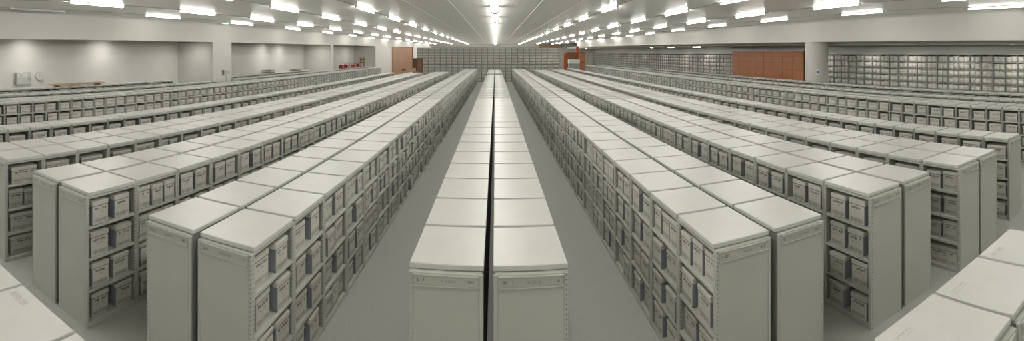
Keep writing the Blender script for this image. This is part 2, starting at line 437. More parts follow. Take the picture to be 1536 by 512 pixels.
def splay(d): return 1 + 0.75 / max(d, 3.0) if d > 0 else 1.25
LINES = [  # name, base X / ZC, first depth / ZC, step, splayed
    ('first line left of centre', -2.87, 9.6, 2.85, False), ('second line left of centre', -4.5, 8.85, 2.8, False),
    ('third line left of centre', -6.1, 5.6, 2.85, True), ('outermost line by the left wall', -7.45, 5.2, 3.6, True),
    ('first line right of centre', 2.5, 9.6, 2.85, False), ('second line right of centre', 4.25, 7.0, 2.9, False),
    ('third line right of centre', 5.75, 6.7, 2.95, True), ('outermost line by the right beam', 7.2, 7.4, 3.3, True)]
for name, bx, d0, st, sp_ in LINES:
    k = 0; d = d0
    while d > -4.5: d -= st
    n = 0; last = None
    while d < 47.0:
        d += st
        x = bx * ZC * (splay(d) if sp_ else 1.0)
        lim = (left_x(d * ZC) + 0.35) if bx < 0 else (right_x(d * ZC) - 0.35)
        x = max(x, lim) if bx < 0 else min(x, lim)
        if d * ZC > BACK - 3: break
        px, py = to_px(x, d * ZC, CEIL - 0.13)
        if 0 < px < 1536 and py > -3 and d > 0:
            n += 1
            kind = 'dead' if 'left wall' in name and n == 1 else 'edge' if 'outermost' in name else 'lit'
            adj = 'unlit' if kind == 'dead' else 'lit'
            lamp(kind, (x, d * ZC, CEIL), '%s fluorescent ceiling light, %s along the %s' % (adj, nth(n), name), 'fluorescent lights on the hall ceiling')
        elif d > -4.5:
            # lamps above and behind the camera that light the foreground
            lamp('edge' if 'outermost' in name else 'lit', (x, d * ZC, CEIL), 'lit fluorescent light above the camera, %s' % name, 'lights out of frame, ' + name)
    t = MB(); far = min(47.0 * ZC, BACK - 3); N = 14
    for j in range(N):
        da, db = 3 + (far - 3) * (j / N) ** 1.6, 3 + (far - 3) * ((j + 1) / N) ** 1.6
        fx = lambda dd: (max if bx < 0 else min)(bx * ZC * (splay(dd / ZC) if sp_ else 1.0), (left_x(dd) + 0.35) if bx < 0 else (right_x(dd) - 0.35))
        xa, xb = fx(da), fx(db)
        t.poly([(xa - 0.05, da, CEIL - 0.02), (xb - 0.05, db, CEIL - 0.02), (xb + 0.05, db, CEIL - 0.02), (xa + 0.05, da, CEIL - 0.02)], 'track')
        t.poly([(xa - 0.05, da, CEIL - 0.004), (xb - 0.05, db, CEIL - 0.004), (xb - 0.05, db, CEIL - 0.02), (xa - 0.05, da, CEIL - 0.02)], 'track')
        t.poly([(xa + 0.05, da, CEIL - 0.02), (xb + 0.05, db, CEIL - 0.02), (xb + 0.05, db, CEIL - 0.004), (xa + 0.05, da, CEIL - 0.004)], 'track')
    tag(t.build('lighting_conduit'), 'thin grey ceiling conduit joining the lights of the %s' % name, 'conduit', 'ceiling conduits')
n = 0; d = -13.0
while d < BACK - 4:
    px, py = to_px(0, d, CEIL - 0.13) if d > 0 else (0, -99)
    if py > -12: n += 1; lab, gr = 'lit broad fluorescent light, %s along the continuous centre line' % nth(n), 'lights of the centre line'
    else: lab, gr = 'lit broad fluorescent light of the centre line, above the camera', 'centre lights above the camera'
    lamp('wide', (-0.03, d, CEIL), lab, gr)
    d += 6.6
n = 0
for d in (49, 56, 62, 70, 79, 89, 100):
    z = SIDE_Z(min(d, 92)); n += 1
    lamp('short', (min(rx2(min(d, 92)) + 1.6, 25.0), d, z), 'short fluorescent light under the low side ceiling behind the right beam, %s along' % nth(n), 'lights under the low side ceiling')

def spot(x, d, z, power, label, group, cone=150, rim=0.0):
    r = empty('downlight', (x, d, z)); h = MB(); h.tube((0, 0, -0.07 - rim), (0, 0, 0.0), 0.16, 'housing', 20); h.build('can', r)
    l = MB(); l.tube((0, 0, -0.085 - rim), (0, 0, -0.072 - rim), 0.12, 'deadtube', 20); l.build('lens', r)
    tag(r, label, 'downlight', group)
    li = bpy.data.lights.new('downlight_beam', 'SPOT'); li.energy = power; li.spot_size = math.radians(cone); li.spot_blend = 1.0; li.shadow_soft_size = 0.35; li.color = (1, 0.975, 0.93)
    lo = bpy.data.objects.new('downlight_beam', li); C.objects.link(lo); lo.parent = r; lo.location = (0, 0, (-0.11 - rim) * S)
for px, wd, rec, pw in ((-60, 'nearest', 'wide', 300), (48, 'second', 'wide', 300), (168, 'third', 'wide', 300), (408, 'nearer', 'middle', 260), (434, 'farther', 'middle', 260), (530, 'added fill', 'far', 130)):  # the far recess one is an unseen fill added to lift its back wall
    off = RD - 1.35
    t = math.tan(-azimuth(px)); xw = 22.9 + off; d = xw / (t + 0.053)
    if rec == 'wide': d = min(d, dA - 1.6)
    if rec == 'middle': d = min(d, dC - 1.5)
    spot(left_x(d) - off, d, CAM_Z + 1.75, pw, '%s downlight in the %s wall recess, hidden above its opening' % (wd, rec), 'downlights in the wall recesses')
for d, wd, rec in ((dA - 1.7, 'last', 'wide'), (dC - 1.7, 'last', 'middle')):  # unseen fill lights added to brighten the recess side walls
    spot(left_x(d) - 1.1, d, CAM_Z + 1.75, 260, '%s added fill light in the %s wall recess, close to its side wall and hidden' % (wd, rec), 'downlights in the wall recesses')
n = 0
for d in (-4, 2.5, 7, 11, 15, 19, 23, 28.5, 33, 38, 44, 50, 57, 65, 74, 83, 93, 104, 113):
    if dP0 - 2 < d < dP1 + 4: continue
    n += 1
    spot(RW - 1.6, d, SIDE_Z(min(d, 92)), 160, 'small round downlight in the low side ceiling by the right wall, %s along' % nth(n), 'downlights in the low side ceiling', 165)

# ------------------------------------------------------------------ low shelving
DEP, GAP = 0.72, 0.09
SHELF_Z = (0.075, 0.535, 0.995, 1.46)      # upper face of each of the four shelves
# rows: key, phrase, inner edge X (signed), first depth, bay length, number of bays, number of halves, wide boxes
ROWS = [
    ('centre', 'centre double row', None, 4.24, 1.0, 38, 2, False),
    ('rest', 'short centre row beyond the gap', None, 45.2, 1.0, 10, 2, False),
    ('R1', 'first double row right of centre', 2.23, 4.17, 1.0, 55, 2, False),
    ('R2', 'second double row right of centre', 4.79, 4.30, 1.0, 50, 2, False),
    ('R3', 'third double row right of centre', 6.97, 4.10, 0.85, 60, 2, True),
    ('R4', 'fourth row right of centre', 9.72, 4.35, 0.70, 80, 1, True),
    ('R5', 'fifth double row right of centre', 15.2, 3.0, 0.68, 112, 2, True),
    ('R6', 'sixth row right, before the column', 17.8, 3.0, 0.68, 110, 1, True),
    ('R7', 'seventh row right, behind the column line', 20.5, 3.0, 0.68, 110, 1, True),
    ('L1', 'first double row left of centre', -2.40, 3.98, 1.0, 55, 2, False),
    ('L2', 'second double row left of centre', -5.13, 3.96, 1.0, 45, 2, False),
    ('L3', 'third double row left of centre', -7.59, 3.91, 0.85, 50, 2, True),
    ('L4', 'fourth row left of centre', -10.6, 3.4, 0.70, 61, 1, True),
    ('L5', 'fifth double row left of centre', -16.5, 3.0, 0.68, 88, 2, True),
    ('L6', 'sixth row left, before the first pier', -19.3, 3.0, 0.68, 35, 1, True),
    ('L6b', 'sixth row left, beyond the first pier', -19.3, 30.0, 0.68, 56, 1, True),
    ('L7', 'seventh row left, in the wide recess', -22.4, 3.0, 0.68, 33, 1, True),
    ('L7b', 'seventh row left, in the middle recess', -22.0, 33.0, 0.68, 26, 1, True),
]
class Unit: pass
units = []
for key, phrase, inner, d0, L, n, halves, wide in ROWS:
    if inner is None:
        spans = [(-0.83, -0.83 + DEP, -1, 'left half'), (-0.02, -0.02 + DEP, 1, 'right half')]
    else:
        sg = 1 if inner > 0 else -1
        spans = []
        for hidx in range(halves):
            a = abs(inner) + hidx * (DEP + GAP); e = a + DEP
            x0, x1 = (a, e) if sg > 0 else (-e, -a)
            face = -sg if hidx == 0 else sg       # the open side looks to the aisle
            spans.append((x0, x1, face, 'near half' if hidx == 0 else 'far half'))
    for x0, x1, face, half in spans:
        for i in range(n):
            u = Unit(); u.key, u.phrase, u.half, u.i, u.L, u.face = key, phrase, half, i, L, face
            u.x, u.d, u.dep, u.n, u.halves, u.wide = (x0 + x1) / 2, d0 + (i + 0.5) * L, DEP, n, halves, wide
            u.fx = x1 if face > 0 else x0
            u.inner, u.d0 = inner, d0
            units.append(u)
    # a row ends at its own last unit


def in_frame(u):
    for x in (u.x - u.dep / 2, u.x + u.dep / 2):
        for d in (u.d - u.L / 2, u.d + u.L / 2):
            px, py = to_px(x, d, TOP_Z)
            if 0 <= px <= 1536 and py < 512: return True
    return False
for u in units: u.r = math.hypot(u.x, u.d); u.seen = in_frame(u)
FG = 7                                       # cross-aisle units in the foreground, built below
rank = {}
for u in units:
    if u.seen: rank[u.key, u.half] = rank.get((u.key, u.half), 0) + 1
    u.no = rank.get((u.key, u.half), 0)
order = sorted([u for u in units if u.seen], key=lambda u: u.r)
single = order[:300 - FG]
full = set(id(u) for u in single[:170])
single_ids = set(id(u) for u in single)

mesh_cache = {}
def cached(key, make):
    if key not in mesh_cache: mesh_cache[key] = make().mesh(key[0])
    return mesh_cache[key]
def m_top(L, dep):
    def f():
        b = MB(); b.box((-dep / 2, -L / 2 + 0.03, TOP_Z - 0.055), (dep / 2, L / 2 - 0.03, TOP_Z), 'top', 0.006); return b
    return cached(('top_panel', L, dep), f)
def m_side(L, dep, s):
    def f():
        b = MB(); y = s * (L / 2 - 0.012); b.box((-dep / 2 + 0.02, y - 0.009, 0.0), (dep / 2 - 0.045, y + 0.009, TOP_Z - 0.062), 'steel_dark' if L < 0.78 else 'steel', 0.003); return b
    return cached(('side_panel', L, dep, s), f)
def m_post(L, dep, s):
    def f():
        b = MB(); y = s * (L / 2 - 0.024)
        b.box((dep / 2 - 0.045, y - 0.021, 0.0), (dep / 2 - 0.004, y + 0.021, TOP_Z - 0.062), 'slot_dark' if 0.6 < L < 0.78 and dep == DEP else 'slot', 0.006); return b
    return cached(('upright', L, dep, s), f)
def m_shelf(L, dep, k):
    def f():
        b = MB(); z = SHELF_Z[k]
        b.box((-dep / 2 + 0.02, -L / 2 + 0.046, z - 0.03), (dep / 2 - 0.01, L / 2 - 0.046, z), 'steel', 0.006)
        b.box((dep / 2 - 0.022, -L / 2 + 0.046, z - 0.042), (dep / 2 - 0.008, L / 2 - 0.046, z - 0.028), 'steel', 0.003); return b
    return cached(('shelf', L, dep, k), f)
def m_back(L, dep):
    def f():
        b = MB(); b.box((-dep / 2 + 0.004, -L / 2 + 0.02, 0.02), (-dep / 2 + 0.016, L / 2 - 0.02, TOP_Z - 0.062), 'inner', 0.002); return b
    return cached(('back_panel', L, dep), f)
def m_plinth(L, dep):
    def f():
        b = MB(); b.box((dep / 2 - 0.03, -L / 2 + 0.046, 0.0), (dep / 2 - 0.012, L / 2 - 0.046, 0.043), 'steel', 0.003); return b
    return cached(('plinth', L, dep), f)
def m_rail(L, dep):
    def f():
        b = MB(); b.box((-dep / 2 + 0.02, -L / 2 + 0.002, TOP_Z - 0.10), (dep / 2 - 0.012, L / 2 - 0.002, TOP_Z - 0.061), 'steel', 0.004); return b
    return cached(('top_rail', L, dep), f)
def m_end(L, dep, e):
    def f():
        b = MB(); y = -L / 2 - 0.004 if e < 0 else L / 2 + 0.004
        b.box((-dep / 2 + 0.045, y - 0.012, 0.0), (dep / 2 - 0.045, y + 0.012, TOP_Z - 0.064), 'steel', 0.004)
        for s in (-1, 1):
            b.box((s * (dep / 2 - 0.024) - 0.021, y - 0.016, 0.0), (s * (dep / 2 - 0.024) + 0.021, y + 0.016, TOP_Z - 0.064), 'slot' if s > 0 else 'steel', 0.006)
        return b
    return cached(('end_panel', L, dep, e), f)
def m_holder(L, dep, e):
    def f():
        b = MB(); y = (-L / 2 - 0.016) if e < 0 else (L / 2 + 0.016); o = -0.012 if e < 0 else 0.012
        z0, z1 = TOP_Z - 0.185, TOP_Z - 0.085
        b.box((-dep / 2 + 0.05, min(y, y + o * 0.6), z0), (dep / 2 - 0.05, max(y, y + o * 0.6), z1), 'holder', 0.002)
        for za, zb in ((z0 - 0.008, z0 + 0.006), (z1 - 0.006, z1 + 0.008)):
            b.box((-dep / 2 + 0.045, min(y, y + o * 1.6), za), (dep / 2 - 0.045, max(y, y + o * 1.6), zb), 'steel', 0.002)
        return b
    return cached(('label_holder', L, dep, e), f)
def m_tag(L, dep, e):
    def f():
        b = MB(); y = (-L / 2 - 0.0235) if e < 0 else (L / 2 + 0.0235); o = -0.004 if e < 0 else 0.004
        b.box((-dep / 2 + 0.06, min(y, y + o), TOP_Z - 0.176), (dep / 2 - 0.06, max(y, y + o), TOP_Z - 0.094), 'strip', 0.0); return b
    return cached(('label_card', L, dep, e), f)

GROUP_UNIT = 'low grey shelving units'
def make_unit(x, d, rz, L, dep, ends, detail, label):
    """one shelving unit; ends: which short ends (in the unit's own frame, -1 or 1) carry a closed end panel"""
    r = empty('shelving_unit', (x, d, 0), rz)
    place('top_panel', m_top(L, dep), r)
    if detail:
        place('top_rail', m_rail(L, dep), r)
        for s in (-1, 1):
            place('side_panel', m_side(L, dep, s), r); place('upright', m_post(L, dep, s), r)
        for k in range(4): place('shelf', m_shelf(L, dep, k), r)
        place('back_panel', m_back(L, dep), r); place('plinth', m_plinth(L, dep), r)
    else:
        place('frame', frame_mesh(L, dep), r)
    for e in ends:
        ep = place('end_panel', m_end(L, dep, e), r)
        h = place('label_holder', m_holder(L, dep, e), ep); place('label_card', m_tag(L, dep, e), ep)
    tag(r, label, 'shelving unit', GROUP_UNIT)
    return r
def frame_mesh(L, dep):
    def f():
        b = MB()
        for s in (-1, 1):
            y = s * (L / 2 - 0.022)
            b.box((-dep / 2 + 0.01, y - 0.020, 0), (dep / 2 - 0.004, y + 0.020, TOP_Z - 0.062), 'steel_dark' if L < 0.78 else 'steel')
        for z in SHELF_Z: b.box((-dep / 2 + 0.02, -L / 2 + 0.04, z - 0.045), (dep / 2 - 0.008, L / 2 - 0.04, z), 'steel')
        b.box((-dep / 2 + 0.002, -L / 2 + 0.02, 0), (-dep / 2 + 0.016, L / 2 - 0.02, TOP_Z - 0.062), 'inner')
        b.box((-dep / 2 + 0.02, -L / 2 + 0.002, TOP_Z - 0.10), (dep / 2 - 0.012, L / 2 - 0.002, TOP_Z - 0.061), 'steel')
        return b
    return cached(('frame', L, dep), f)

for u in single:
    rz = 0.0 if u.face > 0 else math.pi
    ends = []
    if u.i == 0: ends = [-1 if u.face > 0 else 1]
    half = {'left half': 'left half', 'right half': 'right half', 'near half': 'near side', 'far half': 'far side'}[u.half]
    if u.halves == 1: lab = 'grey steel shelving unit, %s along the %s' % (nth(u.no), u.phrase)
    else: lab = 'grey steel shelving unit, %s along the %s, %s' % (nth(u.no), u.phrase, half)
    make_unit(u.x, u.d, rz, u.L, u.dep, ends, id(u) in full, lab)

# foreground rows across the aisle, their tops at the lower corners
def fg_unit(x0, x1, d0, d1, label, mark):
    L, dep = d1 - d0, x1 - x0
    r = make_unit((x0 + x1) / 2, (d0 + d1) / 2, 0.0, L, dep, (-1, 1), True, label)
    mk = MB(); mk.box((-dep / 2 + 0.05, mark * (L / 2 - 0.16) - 0.035, TOP_Z), (-dep / 2 + 0.27, mark * (L / 2 - 0.16) + 0.035, TOP_Z + 0.0015), 'pencil')
    o = mk.build('pencil_note', r); o['label'] = 'faint pencil note on the corner of the top'
for k, (a, wd) in enumerate(((1.585, 'only its corner showing'), (2.375, 'nearest whole top in the lower right corner'), (3.165, 'second from the lower right corner'), (3.955, 'third from the lower right corner'))):
    fg_unit(a + 0.02, a + 0.77, 1.36, 2.14, 'pale topped shelving unit before the right rows, ' + wd, 1)
for k, (a, wd) in enumerate(((-2.64, 'small corner at the lower left'), (-3.43, 'largest top in the lower left corner'), (-4.22, 'second top from the lower left'))):
    fg_unit(a + 0.02, a + 0.77, 1.17, 1.955, 'pale topped shelving unit before the left rows, ' + wd, 1)

# ------------------------------------------------------------------ bulk mesh for what lies beyond the first 300 of a kind
class Bulk:
    def __init__(s): s.V, s.F, s.U, s.I, s.n = [], [], [], [], 0
    def boxes(s, lo, hi, mats, seed=None):
        """many boxes at once. lo, hi: n x 3; mats: six material indices (-x +x -y +y -z +z)"""
        lo, hi = np.atleast_2d(lo).astype(float), np.atleast_2d(hi).astype(float); n = len(lo)
        if n == 0: return
        sel = np.array([[0, 0, 0], [1, 0, 0], [1, 1, 0], [0, 1, 0], [0, 0, 1], [1, 0, 1], [1, 1, 1], [0, 1, 1]])
        v = lo[:, None, :] * (1 - sel) + hi[:, None, :] * sel
        f = np.array([[0, 4, 7, 3], [1, 2, 6, 5], [0, 1, 5, 4], [3, 7, 6, 2], [0, 3, 2, 1], [4, 5, 6, 7]])
        F = (np.arange(n) * 8)[:, None, None] + f[None] + s.n
        uv = np.array([[[0, 0], [0, 1], [1, 1], [1, 0]], [[0, 0], [1, 0], [1, 1], [0, 1]], [[0, 0], [1, 0], [1, 1], [0, 1]],
                       [[1, 0], [1, 1], [0, 1], [0, 0]], [[0, 0], [0, 1], [1, 1], [1, 0]], [[0, 0], [1, 0], [1, 1], [0, 1]]], float) * 0.998 + 0.001
        sd = np.zeros(n) if seed is None else seed
        U = np.repeat(uv[None], n, 0); U[..., 0] += sd[:, None, None]
        s.V.append(v.reshape(-1, 3)); s.F.append(F.reshape(-1, 4)); s.U.append(U.reshape(-1, 2)); s.I.append(np.tile(np.array(mats), n)); s.n += n * 8
    def build(s, name, mats):
        V, F, U, I = np.concatenate(s.V) * S, np.concatenate(s.F), np.concatenate(s.U), np.concatenate(s.I)
        me = bpy.data.meshes.new(name)
        me.vertices.add(len(V)); me.vertices.foreach_set('co', V.ravel())
        me.loops.add(F.size); me.loops.foreach_set('vertex_index', F.ravel().astype(np.int32))
        me.polygons.add(len(F)); me.polygons.foreach_set('loop_start', np.arange(0, F.size, 4, dtype=np.int32))
        me.polygons.foreach_set('material_index', I.astype(np.int32))
        for m in mats: me.materials.append(M[m])
        l = me.uv_layers.new(name='UVMap'); l.data.foreach_set('uv', U.ravel())
        me.update(calc_edges=True); me.validate()
        return place(name, me)

rest = [u for u in units if id(u) not in single_ids]
bk = Bulk(); LO, HI = [], []; TLO, THI = [], []; BLO, BHI = [], []; DLO, DHI = [], []
for u in rest:
    x0, x1, y0, y1 = u.x - u.dep / 2, u.x + u.dep / 2, u.d - u.L / 2, u.d + u.L / 2
    TLO.append((x0, y0 + 0.03, TOP_Z - 0.055)); THI.append((x1, y1 - 0.03, TOP_Z))
    a, e = (x0 + 0.01, x1 - 0.004) if u.face > 0 else (x0 + 0.004, x1 - 0.01)
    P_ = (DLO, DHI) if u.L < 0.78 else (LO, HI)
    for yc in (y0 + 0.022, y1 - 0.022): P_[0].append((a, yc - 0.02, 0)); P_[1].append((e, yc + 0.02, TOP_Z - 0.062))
    for z in SHELF_Z: LO.append((a, y0 + 0.04, z - 0.045)); HI.append((e, y1 - 0.04, z))
    LO.append((a, y0, TOP_Z - 0.10)); HI.append((e, y1, TOP_Z - 0.061))
    bx = (x0 + 0.002, x0 + 0.014) if u.face > 0 else (x1 - 0.014, x1 - 0.002)
    BLO.append((bx[0], y0 + 0.02, 0)); BHI.append((bx[1], y1 - 0.02, TOP_Z - 0.062))
    if u.i == 0: LO.append((x0, y0 - 0.02, 0)); HI.append((x1, y0, TOP_Z - 0.064))
    if u.i == u.n - 1: LO.append((x0, y1, 0)); HI.append((x1, y1 + 0.02, TOP_Z - 0.064))
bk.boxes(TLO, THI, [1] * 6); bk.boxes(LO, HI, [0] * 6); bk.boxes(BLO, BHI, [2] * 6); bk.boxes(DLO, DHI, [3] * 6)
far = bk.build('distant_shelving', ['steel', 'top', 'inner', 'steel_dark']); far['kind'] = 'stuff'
tag(far, 'remaining low grey shelving running into the distance behind the nearer units', 'shelving')

# ------------------------------------------------------------------ archive boxes
class Bx: pass
allbox = []
BOX_D = 0.5
for u in units:
    if u.key in ('centre', 'rest'): pass
    elif (u.half == 'far half'): continue           # these look away from the camera
    for lev in range(4):
        if u.wide and u.L < 0.8: ws = [random.uniform(0.44, 0.50)]
        elif u.wide: ws = [random.uniform(0.55, 0.6)] if random.random() < 0.65 else [0.31, 0.31]
        else: ws = [0.255] * 3 if random.random() < 0.14 else [random.uniform(0.305, 0.335) for _ in range(2)]
        room = u.L - 0.11 - sum(ws)
        gaps = [random.random() * 0.8 + (0.2 if g in (0, len(ws)) else 0.7) for g in range(len(ws) + 1)]; tot = sum(gaps)
        y = u.d - u.L / 2 + 0.055
        for j, wd in enumerate(ws):
            y += room * gaps[j] / tot
            b = Bx(); b.u, b.lev, b.j, b.m, b.w = u, lev, j, len(ws), wd
            b.h = random.choice((0.345, 0.355, 0.36, 0.335)) if not u.wide else random.choice((0.30, 0.32, 0.34))
            b.d = y + wd / 2; b.set = random.uniform(0.01, 0.06) if not u.wide else random.uniform(0.04, 0.10); b.rz = random.uniform(-0.04, 0.04) if len(ws) < 3 else 0.0
            b.x = u.fx - u.face * b.set; b.z = SHELF_Z[lev]
            y += wd
            allbox.append(b)
# outer edge of the row that stands between a row and the camera
block = {}
seq_r = ['centre', 'R1', 'R2', 'R3', 'R4', 'R5', 'R6', 'R7']; seq_l = ['centre', 'L1', 'L2', 'L3', 'L4', 'L5', 'L6', 'L7']
R_ = {r[0]: r for r in ROWS}
def outer(key, sg):
    if key == 'centre': return (0.70 if sg > 0 else 0.83), 4.24
    r = R_[key]; return abs(r[2]) + r[6] * DEP + (r[6] - 1) * GAP, r[3]
for seq, sg in ((seq_r, 1), (seq_l, -1)):
    for a, k in zip(seq, seq[1:]): block[k] = outer(a, sg)
block['L6b'] = block['L6']; block['L7b'] = outer('L6', -1)
for b in allbox:
    b.area = 0
    if b.u.key not in block: continue
    px, py = to_px(b.x, b.d, b.z + b.h / 2)
    if not (0 < px < 1536) or py > 520: continue
    ox, od = block[b.u.key]; X = abs(b.x)
    dc = b.d * ox / X
    zv = -99 if dc < od else CAM_Z - (CAM_Z - TOP_Z) * X / ox
    vis = min(1.0, max(0.0, (b.z + b.h - zv) / b.h))
    if py + 1 > 505: vis *= 0.5
    r2 = X * X + b.d * b.d
    b.area = vis * b.w * b.h * X / r2 ** 1.5
near = [b for b in sorted(allbox, key=lambda b: -b.area) if b.area > 0][:300]
near_ids = set(id(b) for b in near)
def m_box(w, h):
    w = round(w * 100) / 100
    def f():
        b = MB(); b.box((-BOX_D, -w / 2, 0), (0, w / 2, h * 0.785), 'blue', 0.006, {'+x': 'print', '-x': 'card'})
        return b
    def f2():
        b = MB(); b.box((-BOX_D, -w / 2, 0), (0, w / 2, h * 0.785), 'blue', 0.006, {'+x': 'print', '-x': 'card'})
        # the printed face is the lower four fifths of the front: stretch its map to match
        for i, uv in enumerate(b.uv): b.uv[i] = [(a_, c_ * 0.775) for a_, c_ in uv]
        return b
    return cached(('body', w, h), f2)
def m_lid(w, h):
    w = round(w * 100) / 100
    def f():
        b = MB(); b.box((-BOX_D - 0.004, -w / 2 - 0.005, h * 0.80), (0.006, w / 2 + 0.005, h), 'card', 0.008)
        b.box((-BOX_D + 0.01, -w / 2 + 0.008, h * 0.77), (-0.006, w / 2 - 0.008, h * 0.82), 'blue', 0.002)
        return b
    return cached(('lid', w, h), f)
LEVELS = ('bottom', 'third', 'second', 'top')
for b in near:
    u = b.u
    rz = (0.0 if u.face > 0 else math.pi) + b.rz
    r = empty('archive_box', (b.x, b.d, b.z + 0.0005), rz)
    place('body', m_box(b.w, b.h), r); place('lid', m_lid(b.w, b.h), r)
    pos = {1: 'only box', 2: ('nearer box', 'farther box'), 3: ('nearest box', 'middle box', 'farthest box')}[b.m]
    pos = pos if b.m == 1 else pos[b.j]
    lab = 'cream archive box, %s shelf, %s of %s bay, %s' % (LEVELS[b.lev], pos, nth(max(u.no, 1)), u.phrase)
    tag(r, lab, 'archive box', 'cream archive boxes on the low shelving')
bb = Bulk()
far_boxes = [b for b in allbox if id(b) not in near_ids]
def add_far(lst, faces):
    if not lst: return
    lo, hi, l2, h2 = [], [], [], []
    for (x, d, z, w, h, dep, face) in lst:
        a, e = (x - dep, x) if face > 0 else (x, x + dep)
        z = z + 0.003; lo.append((a, d - w / 2, z)); hi.append((e, d + w / 2, z + h * 0.80))
        l2.append((a - 0.005, d - w / 2 - 0.004, z + h * 0.80)); h2.append((e + 0.005, d + w / 2 + 0.004, z + h))
    sd = rng.integers(0, 900, len(lo)).astype(float)
    bb.boxes(lo, hi, faces, sd); bb.boxes(l2, h2, [1] * 6, sd)
add_far([(b.x, b.d, b.z, b.w, b.h, BOX_D, 1) for b in far_boxes if b.u.face > 0], [2, 0, 2, 2, 1, 1])
add_far([(b.x, b.d, b.z, b.w, b.h, BOX_D, -1) for b in far_boxes if b.u.face < 0], [0, 2, 2, 2, 1, 1])

# ------------------------------------------------------------------ tall shelving on the right wall and at the back
def tall_mesh(key, L, dep, H, zs, band=(), mat='tall', thick=0.04):
    def posts():
        b = MB()
        for s in (-1, 1):
            y = s * (L / 2 - 0.02)
            b.box((-dep / 2, y - 0.018, 0), (dep / 2, y + 0.018, H), mat, 0.004)
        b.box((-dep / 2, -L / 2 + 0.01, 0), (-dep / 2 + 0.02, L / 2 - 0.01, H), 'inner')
        return b
    def board(z, t):
        def f():
            b = MB(); b.box((-dep / 2 + 0.02, -L / 2 + 0.03, z - t), (dep / 2 + 0.005, L / 2 - 0.03, z), 'tall' if t > 0.1 else mat, 0.004); return b
        return f
    return cached(('frame', key), posts), [cached(('shelf', key, z), board(z, thick)) for z in zs] + [cached(('deck_beam', key, z), board(z, 0.16)) for z in band]
def tall_unit(x, d, rz, meshes, label, group, detail=True):
    r = empty('tall_shelving_unit', (x, d, 0), rz)
    place('frame', meshes[0], r)
    for me in meshes[1]: place(me.name.split('.')[0], me, r)
    tag(r, label, 'tall shelving unit', group)
TL, TD, TH = 0.86, 0.7, 3.93
T_Z = [0.08 + 0.475 * k for k in range(8)] + [TH]
tm = tall_mesh('wall', TL, TD, TH, T_Z)
tall_boxes = []
xs = RW - TD / 2 - 0.02
dP0, dP1 = 25.2 / math.tan(azimuth(1204)), 25.2 / math.tan(azimuth(1098))
d = 8.0; n = 0; m_ = 0
while d < 116.5:
    if not (dP0 + 0.3 < d < dP1 - 0.3):
        if d < dP0: n += 1; lab = 'tall wall shelving full of boxes, %s bay before the orange-brown panelling' % nth(n)
        else: m_ += 1; lab = 'tall wall shelving full of boxes, %s bay beyond the orange-brown panelling' % nth(m_)
        tall_unit(xs, d, math.pi, tm, lab, 'tall shelving along the right wall')
        for z in T_Z[:-1]:
            for s in (-1, 1): tall_boxes.append((xs - TD / 2 + random.uniform(0.02, 0.06), d + s * 0.19, z, random.uniform(0.35, 0.375), random.uniform(0.37, 0.41), 0.5, -1))
    d += TL
add_far(tall_boxes, [0, 2, 2, 2, 1, 1])
BD, BH = 62.0, 4.79
B_Z = [0.08, 0.56, 1.04, 1.52, 1.98] + [2.50 + 0.4 * k for k in range(1, 4)] + [4.15 + 0.33, BH]
bm_ = tall_mesh('back', 0.82, 0.8, BH, B_Z, (2.50, 4.14), 'tallback', 0.035)
n = 0; blo, bhi, l2, h2 = [], [], [], []
x = -10.6
while x < 9.2:
    n += 1
    tall_unit(x, BD + 0.4, -math.pi / 2, bm_, 'tall grey shelving across the hall end, %s bay counted from the brown cabinet' % nth(n), 'tall shelving across the end of the hall')
    for z in sorted(B_Z[:-1] + [2.50, 4.14]):
        h = min([q for q in sorted(B_Z + [2.50 - 0.12, 4.14 - 0.12]) if q > z + 0.1]) - z - 0.065
        for k in range(3):
            w_ = 0.238; xc = x + (k - 1) * 0.245; y0 = BD + random.uniform(0.02, 0.08)
            z = z + 0.003 if k == 0 else z; blo.append((xc - w_ / 2, y0, z)); bhi.append((xc + w_ / 2, y0 + 0.5, z + h * 0.8))
            l2.append((xc - w_ / 2, y0 - 0.006, z + h * 0.8)); h2.append((xc + w_ / 2, y0 + 0.5, z + h))
    x += 0.83
sd = rng.integers(0, 900, len(blo)).astype(float)
bb.boxes(blo, bhi, [2, 2, 1, 2, 1, 1], sd); bb.boxes(l2, h2, [1] * 6, sd)
fb = bb.build('archive_boxes', ['print', 'card', 'blue']); fb['kind'] = 'stuff'
tag(fb, 'thousands of smaller cream archive boxes filling the distant shelves', 'archive boxes')

# ------------------------------------------------------------------ everything else
def at(px, d): return d * math.tan(azimuth(px))
def zat(px, py, d): return CAM_Z - (py - HORIZON) / FOC * d / math.cos(azimuth(px))

# brown door wall at the far end of the left wall: four leaves in a frame
r = empty('panelled_door', (0, 0, 0)); fr = MB(); lv = []
prism(fr, dW0, dW0 + 0.35, left_x, 0.05, 0.28, 0, left_head, 'brown'); prism(fr, dW1 - 0.35, dW1, left_x, 0.05, 0.28, 0, left_head, 'brown')
prism(fr, dW0 + 0.35, dW1 - 0.35, left_x, 0.05, 0.28, lambda d: left_head(d) - 0.15, left_head, 'brown')
fr.build('door_frame', r)
for k in range(4):
    a = dW0 + 0.4 + (dW1 - dW0 - 0.8) * k / 4; e = dW0 + 0.4 + (dW1 - dW0 - 0.8) * (k + 1) / 4 - 0.06
    l = MB(); prism(l, a, e, left_x, 0.12, 0.25, 0.03, lambda d: left_head(d) - 0.17, 'panel_left'); lf = l.build('door_leaf', r)
    for i, p in enumerate(lf.data.uv_layers[0].data): p.uv = (lf.data.vertices[lf.data.loops[i].vertex_index].co.y / S, lf.data.vertices[lf.data.loops[i].vertex_index].co.z / S)
tag(r, 'wide brown panelled door wall at the far end of the left wall', 'door')

